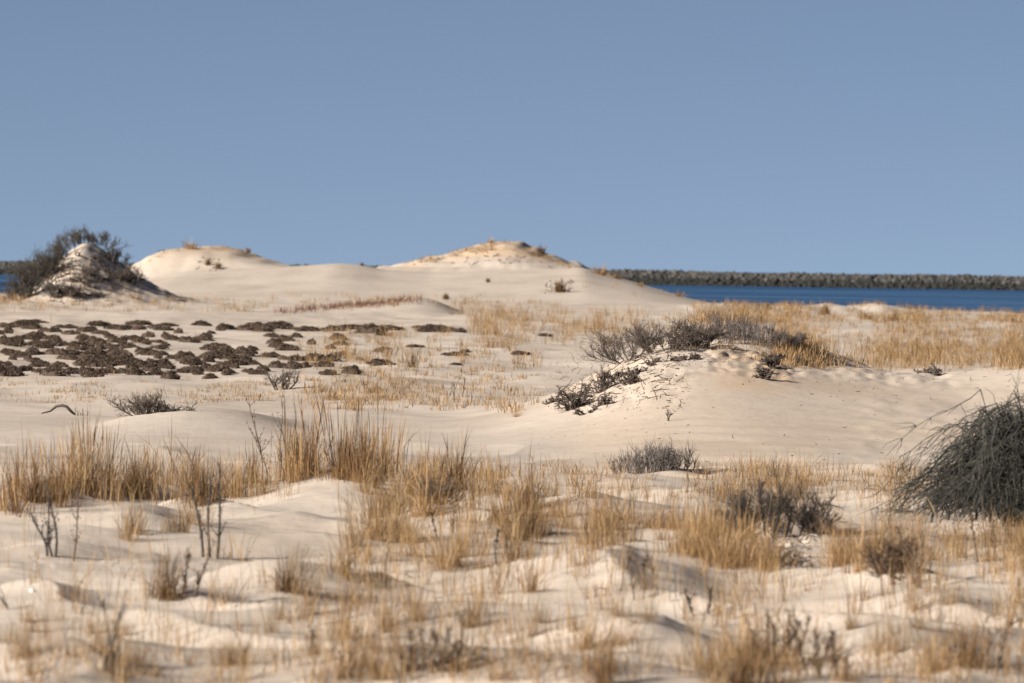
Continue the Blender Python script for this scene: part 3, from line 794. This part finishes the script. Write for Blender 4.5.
stalks(498, 566, 40, [(0, -3, 1), (9, -1, .8)], 'two short black stalks below the middle of the centre band', leaf=.7, rad=.010, **BLK)
stalks(438, 540, 34, [(0, -9, 1), (15, 0, .9)], 'two crooked short stalks under the dark part of the centre band', leaf=.9, rad=.009)
stalks(895, 585, 44, [(0, -10, 1), (-4, -7, .7), (22, -6, .9)], 'crooked dark stems like legs on the sand lip at the right', rad=.019, leaf=.8, bend=.3)
stalks(920, 588, 62, [(0, 2, 1), (-4, -14, 1.05)], 'tall crooked stem with a bent top under the dark bush', rad=.015, leaf=.7, bend=.3)
stalks(978, 562, 48, [(0, -8, 1), (14, 2, .9)], 'slim forked stems under the right of the dark bush', rad=.012, leaf=.7)
stalks(780, 668, 62, [(-16, -18, .75), (-6, -10, 1), (4, 6, .95), (16, 12, .85), (0, 20, .8)], 'spread of brown seed stalks at the lower right bottom', leaf=1.8, rad=.010)
stalks(820, 678, 52, [(0, -6, 1), (8, 8, .9), (-10, -14, .8)], 'brown seed stalks left of the bushy tuft at the bottom right', leaf=1.8, rad=.010)
stalks(112, 676, 84, [(0, -8, .95), (-2, 12, 1.1)], 'forked black twig at the lower left corner', leaf=.4, rad=.011, **BLK)
stalks(10, 612, 24, [(0, -16, 1)], 'short dark twig leaning in from the left edge', leaf=.4, rad=.010)
stalks(920, 362, 24, [(-8, 0, .9), (-3, 0, 1), (2, 1, .8), (8, 0, .9)], 'cluster of dark spikes in the golden field at the right', rad=.016, leaf=.7)
stalks(864, 352, 17, [(-3, 0, .9), (3, 0, 1)], 'pair of dark spikes left of the cluster in the golden field', rad=.016, leaf=.7)
stalks(462, 398, 20, [(0, 3, 1), (-8, 0, .7)], 'dark spikes on the sand flat before the middle dune', rad=.014, leaf=.5)
stalks(986, 676, 60, [(10, 14, 1), (0, 4, .8)], 'thin stalks rising from the shadow of the largest clump', rad=.008, leaf=.7)
stalks(313, 668, 40, [(0, 0, 1)], 'lone short dark stalk on the sand at bottom left of centre', rad=.009, leaf=.7)

# fallen bough arching over the sand
def bough():
    p = ground(62, 416)[0]; m = p[1] / F
    T = Tubes(); pr = [(-20, 2), (-12, 4), (-6, 9), (0, 10), (5, 9), (9, 4), (13, 1)]
    T.add([np.array([a * m, .1 * math.sin(a), b * m]) for a, b in pr], [.012, .02, .03, .035, .035, .03, .02], 6)
    T2 = Tubes()
    for a in (13.5, 15.5, 19, 20.5, 25):
        T2.add([np.array([a * m, 0, 0]), np.array([(a + rng.uniform(-1, 2)) * m, .02, rng.uniform(2, 4) * m]), np.array([(a + rng.uniform(-3, 3)) * m, .05, rng.uniform(4, 9) * m])], [.010, .008, .004], 4)
    root = link('fallen_bough', None, None, None, p, label='dark fallen bough arching over the pale sand at the left', category='branch')
    link('bough', T.mesh('bough', M['darkwood']), None, root); link('twigs', T2.mesh('bough_twigs', M['darkwood']), None, root)
bough()

# twig and root litter nobody could count
def litter():
    T = Tubes()
    def scat(u0, u1, v0, v1, n, l0, l1, r):
        P = ground(rng.uniform(u0, u1, n), rng.uniform(v0, v1, n))
        for p in P:
            k = 4; d = rng.normal(0, 1, 3); d[2] *= .6; d /= np.linalg.norm(d); L = rng.uniform(l0, l1); q = [p + np.array([0, 0, r])]
            for i in range(k - 1):
                d = d + rng.normal(0, .6, 3) * np.array([1, 1, .7]); d /= np.linalg.norm(d); n_ = q[-1] + d * L / k
                q.append(n_)
            q = np.array(q); q[:, 2] = np.maximum(q[:, 2], zat(q[:, 0], q[:, 1]) + r * .3)
            T.add(q, np.linspace(r, r * .5, k))
    scat(545, 690, 352, 412, 300, .03, .22, .0055); scat(555, 680, 354, 408, 130, .12, .45, .011)
    scat(640, 830, 348, 370, 220, .03, .18, .006)
    scat(835, 1024, 372, 402, 40, .04, .2, .007)
    scat(50, 135, 255, 303, 210, .3, 1.2, .045); scat(42, 100, 262, 304, 300, .2, .9, .05)
    scat(775, 815, 535, 572, 70, .1, .35, .006)
    scat(640, 960, 380, 465, 36, .04, .12, .009)
    scat(440, 560, 255, 268, 40, .3, 1.0, .05)
    scat(545, 572, 280, 294, 26, .3, .9, .05)
    scat(195, 225, 260, 272, 14, .3, .8, .05)
    scat(0, 1024, 560, 683, 90, .05, .2, .005)
    link('twig_litter', T.mesh('twig_litter', M['stalk']), kind='stuff')
litter()

# ------------------------------------------------------------------ jetty across the water
def rock_mat(name, stops, sc):
    m, nt, out = new_mat(name); L = nt.links
    g = N(nt, 'ShaderNodeNewGeometry'); tc = N(nt, 'ShaderNodeTexCoord')
    n = N(nt, 'ShaderNodeTexNoise', Scale=sc, Detail=5.0); L.new(tc.outputs['Object'], n.inputs['Vector'])
    a = N(nt, 'ShaderNodeMath', operation='ADD'); L.new(n.outputs[0], a.inputs[0]); L.new(g.outputs['Random Per Island'], a.inputs[1])
    b = N(nt, 'ShaderNodeMath', operation='MULTIPLY'); b.inputs[1].default_value = .5; L.new(a.outputs[0], b.inputs[0])
    r = ramp(nt, stops, b.outputs[0])
    p = N(nt, 'ShaderNodeBsdfPrincipled', Roughness=.9); L.new(r.outputs[0], p.inputs['Base Color']); L.new(p.outputs[0], out.inputs[0])
    return m
M['rock'] = rock_mat('jetty_stone', [(.2, (.022, .022, .022)), (.55, (.064, .060, .057)), (.9, (.15, .137, .124))], .8)
M['wetrock'] = rock_mat('weedy_wet_stone', [(.2, (.008, .009, .009)), (.9, (.034, .035, .030))], .8)
def jetty():
    D = 1880.0
    root = link('rock_jetty', None, None, None, (0, D, 0), label='long rubble stone breakwater across the blue inlet with a dark weedy base', category='jetty')
    ico = []
    import bmesh
    for s in range(5):
        bm = bmesh.new(); bmesh.ops.create_icosphere(bm, subdivisions=1, radius=1.0)
        r = random.Random(s)
        for v in bm.verts: v.co *= r.uniform(.75, 1.15)
        ico.append((np.array([v.co[:] for v in bm.verts]), np.array([[v.index for v in f.verts] for f in bm.faces]))); bm.free()
    def pile(name, rows, mat):
        V, Fa, n = [], [], 0
        for (y, z, sz, step) in rows:
            x = -340.0
            while x < 340:
                co, fa = ico[rng.integers(5)]
                s = sz * rng.choice([.7, .95, 1.2, 1.7], p=[.3, .35, .25, .1]) * np.array([rng.uniform(.7, 1.25), rng.uniform(.7, 1.2), rng.uniform(.75, 1.2)])
                a = rng.uniform(0, 6.28); c, si = math.cos(a), math.sin(a)
                q = co @ np.array([[c, -si, 0], [si, c, 0], [0, 0, 1]]) * s
                V.append(q + np.array([x, y + rng.normal(0, .25), z + rng.normal(0, .16) + .25 * float(gnoise(np.array(x / 23.), np.array(.5)))])); Fa.append(fa + n); n += len(co)
                x += step * rng.uniform(.7, 1.2)
        Fa = np.concatenate(Fa)
        link(name, mesh_from(name, np.concatenate(V), Fa.ravel(), np.full(len(Fa), 3)), mat, root)
    pile('dry_stones', [(-1.7, 2.0, .6, .55), (-1.5, 2.4, .55, .5), (-1.1, 2.8, .55, .5), (-.7, 3.1, .55, .5), (-.2, 3.4, .5, .5), (.3, 3.65, .45, .5), (1.2, 3.3, .7, .8), (2.2, 2.6, .8, 1.0)], M['rock'])
    pile('weedy_stones', [(-3.6, .1, .6, .55), (-3.1, .5, .6, .55), (-2.7, .9, .6, .55), (-2.3, 1.3, .6, .55), (-2.0, 1.65, .55, .55), (3.0, 1.6, .9, 1.3), (4, .5, 1, 1.4)], M['wetrock'])
jetty()

# ------------------------------------------------------------------ two birds low over the saddle, one shell
def bird(px, v, d, label, roll):
    s, t = ray(np.array([px]), np.array([v])); p = (s[0] * d, d, CAMZ + t[0] * d)
    root = link('flying_bird', None, None, None, p, label=label, category='bird', group='two birds over the saddle')
    T = Tubes(); T.add([(-.17, 0, 0), (-.12, 0, .01), (-.02, 0, 0), (.08, 0, -.005), (.16, 0, .02), (.2, 0, .03), (.25, 0, .02)], [.015, .045, .075, .06, .035, .04, .006], 8)
    link('body', T.mesh('bird_body', M['darkwood']), None, root)
    for sg in (-1, 1):
        W = Tubes()
        V = np.array([(.09, 0, .03), (-.09, 0, .03), (-.07, sg * .22, .14), (.07, sg * .22, .14), (-.08, sg * .46, .10), (0, sg * .48, .10)])
        V = np.concatenate([V, V - np.array([0, 0, .012])])
        W.V.append(V); W.F = [0, 1, 2, 3, 3, 2, 4, 5, 6, 9, 8, 7, 9, 11, 10, 8, 0, 3, 9, 6, 3, 5, 11, 9, 1, 7, 8, 2, 2, 8, 10, 4, 4, 10, 11, 5]; W.lt = [4] * 9; W.n = 12
        link('wing', W.mesh('bird_wing', M['darkwood']), None, root)
    root.rotation_euler = (roll, 0, .9); root.scale = (.6, .6, .6)
bird(159, 251.5, 560, 'small dark bird flying low over the saddle, the left one of two', .15)
bird(163.5, 250.8, 566, 'small dark bird flying low over the saddle, the right one of two', -.2)

def shell():
    m, nt, out = new_mat('white_shell'); L = nt.links
    n = N(nt, 'ShaderNodeTexNoise', Scale=60.0); r = ramp(nt, [(.3, (.62, .60, .56)), (.7, (.82, .81, .78))], n.outputs[0])
    p = N(nt, 'ShaderNodeBsdfPrincipled', Roughness=.4); L.new(r.outputs[0], p.inputs['Base Color']); L.new(p.outputs[0], out.inputs[0])
    nr, na = 7, 30; V = []; Fa = []; lt = []
    for i in range(nr):
        q = i / (nr - 1)
        for k in range(na):
            a = 2 * math.pi * k / na; rib = 1 + .06 * (k % 2) * q
            V.append((.045 * q * rib * math.cos(a) * (1 + .15 * math.sin(a)), .038 * q * rib * math.sin(a) + .01 * q, .028 * (1 - q * q) + .004 * (k % 2) * q))
    for i in range(nr - 1):
        for k in range(na):
            k2 = (k + 1) % na; Fa += [i * na + k, (i + 1) * na + k, (i + 1) * na + k2, i * na + k2]; lt.append(4)
    q = ground(32, 593)[0]; q[2] += .012
    o = link('sea_shell', mesh_from('sea_shell', V, Fa, lt, True), m, None, q, label='tiny white shell lying on bare sand at the left', category='shell')
    o.rotation_euler = (.9, .2, 0); o.scale = (.62, .62, .62)
shell()

# ------------------------------------------------------------------ light, sky, camera
SUN_EL = math.radians(22); SUN_AZ = math.radians(231)     # clockwise from +Y
w = bpy.data.worlds.new('World'); SC.world = w; w.use_nodes = True
nt = w.node_tree; bg = nt.nodes['Background']
sky = nt.nodes.new('ShaderNodeTexSky'); sky.sky_type = 'NISHITA'; sky.sun_disc = False
sky.sun_elevation = SUN_EL; sky.sun_rotation = SUN_AZ
sky.altitude = 15000; sky.air_density = 1.0; sky.dust_density = 2.0; sky.ozone_density = 0.0
tcw = nt.nodes.new('ShaderNodeTexCoord'); mpw = nt.nodes.new('ShaderNodeMapping')
mpw.inputs['Location'].default_value = (0, 0, .012); mpw.inputs['Scale'].default_value = (1, 1, .55)
nt.links.new(tcw.outputs['Generated'], mpw.inputs[0]); nt.links.new(mpw.outputs[0], sky.inputs[0])
tint = nt.nodes.new('ShaderNodeMix'); tint.data_type = 'RGBA'; tint.blend_type = 'MULTIPLY'; tint.inputs[0].default_value = 1
tint.inputs[7].default_value = (.97, .885, .79, 1); nt.links.new(sky.outputs[0], tint.inputs[6]); nt.links.new(tint.outputs[2], bg.inputs[0]); bg.inputs[1].default_value = 0.05
sun = bpy.data.lights.new('sun', 'SUN'); sun.energy = 5.0; sun.angle = math.radians(.5); sun.color = (1, .92, .81)
so = bpy.data.objects.new('sun', sun); COL.objects.link(so)
sd = Vector((math.sin(SUN_AZ) * math.cos(SUN_EL), math.cos(SUN_AZ) * math.cos(SUN_EL), math.sin(SUN_EL)))
so.rotation_euler = sd.to_track_quat('Z', 'Y').to_euler(); so.location = sd * 50

cam = bpy.data.cameras.new('camera'); co = bpy.data.objects.new('camera', cam); COL.objects.link(co)
cam.sensor_width = 36; cam.lens = 36 * F / 1024; cam.clip_start = .5; cam.clip_end = 60000
co.matrix_world = Matrix(((_r[0], _u[0], -_f[0], 0), (_r[1], _u[1], -_f[1], 0), (_r[2], _u[2], -_f[2], CAMZ), (0, 0, 0, 1)))
cam.dof.use_dof = True; cam.dof.focus_distance = 125; cam.dof.aperture_fstop = cam.lens / 60
SC.camera = co
vs = SC.view_settings
vs.view_transform = 'Standard'; vs.look = 'None'; vs.gamma = 1; vs.use_curve_mapping = False; vs.exposure = .84
SC.cycles.max_bounces = 5; SC.cycles.transparent_max_bounces = 4
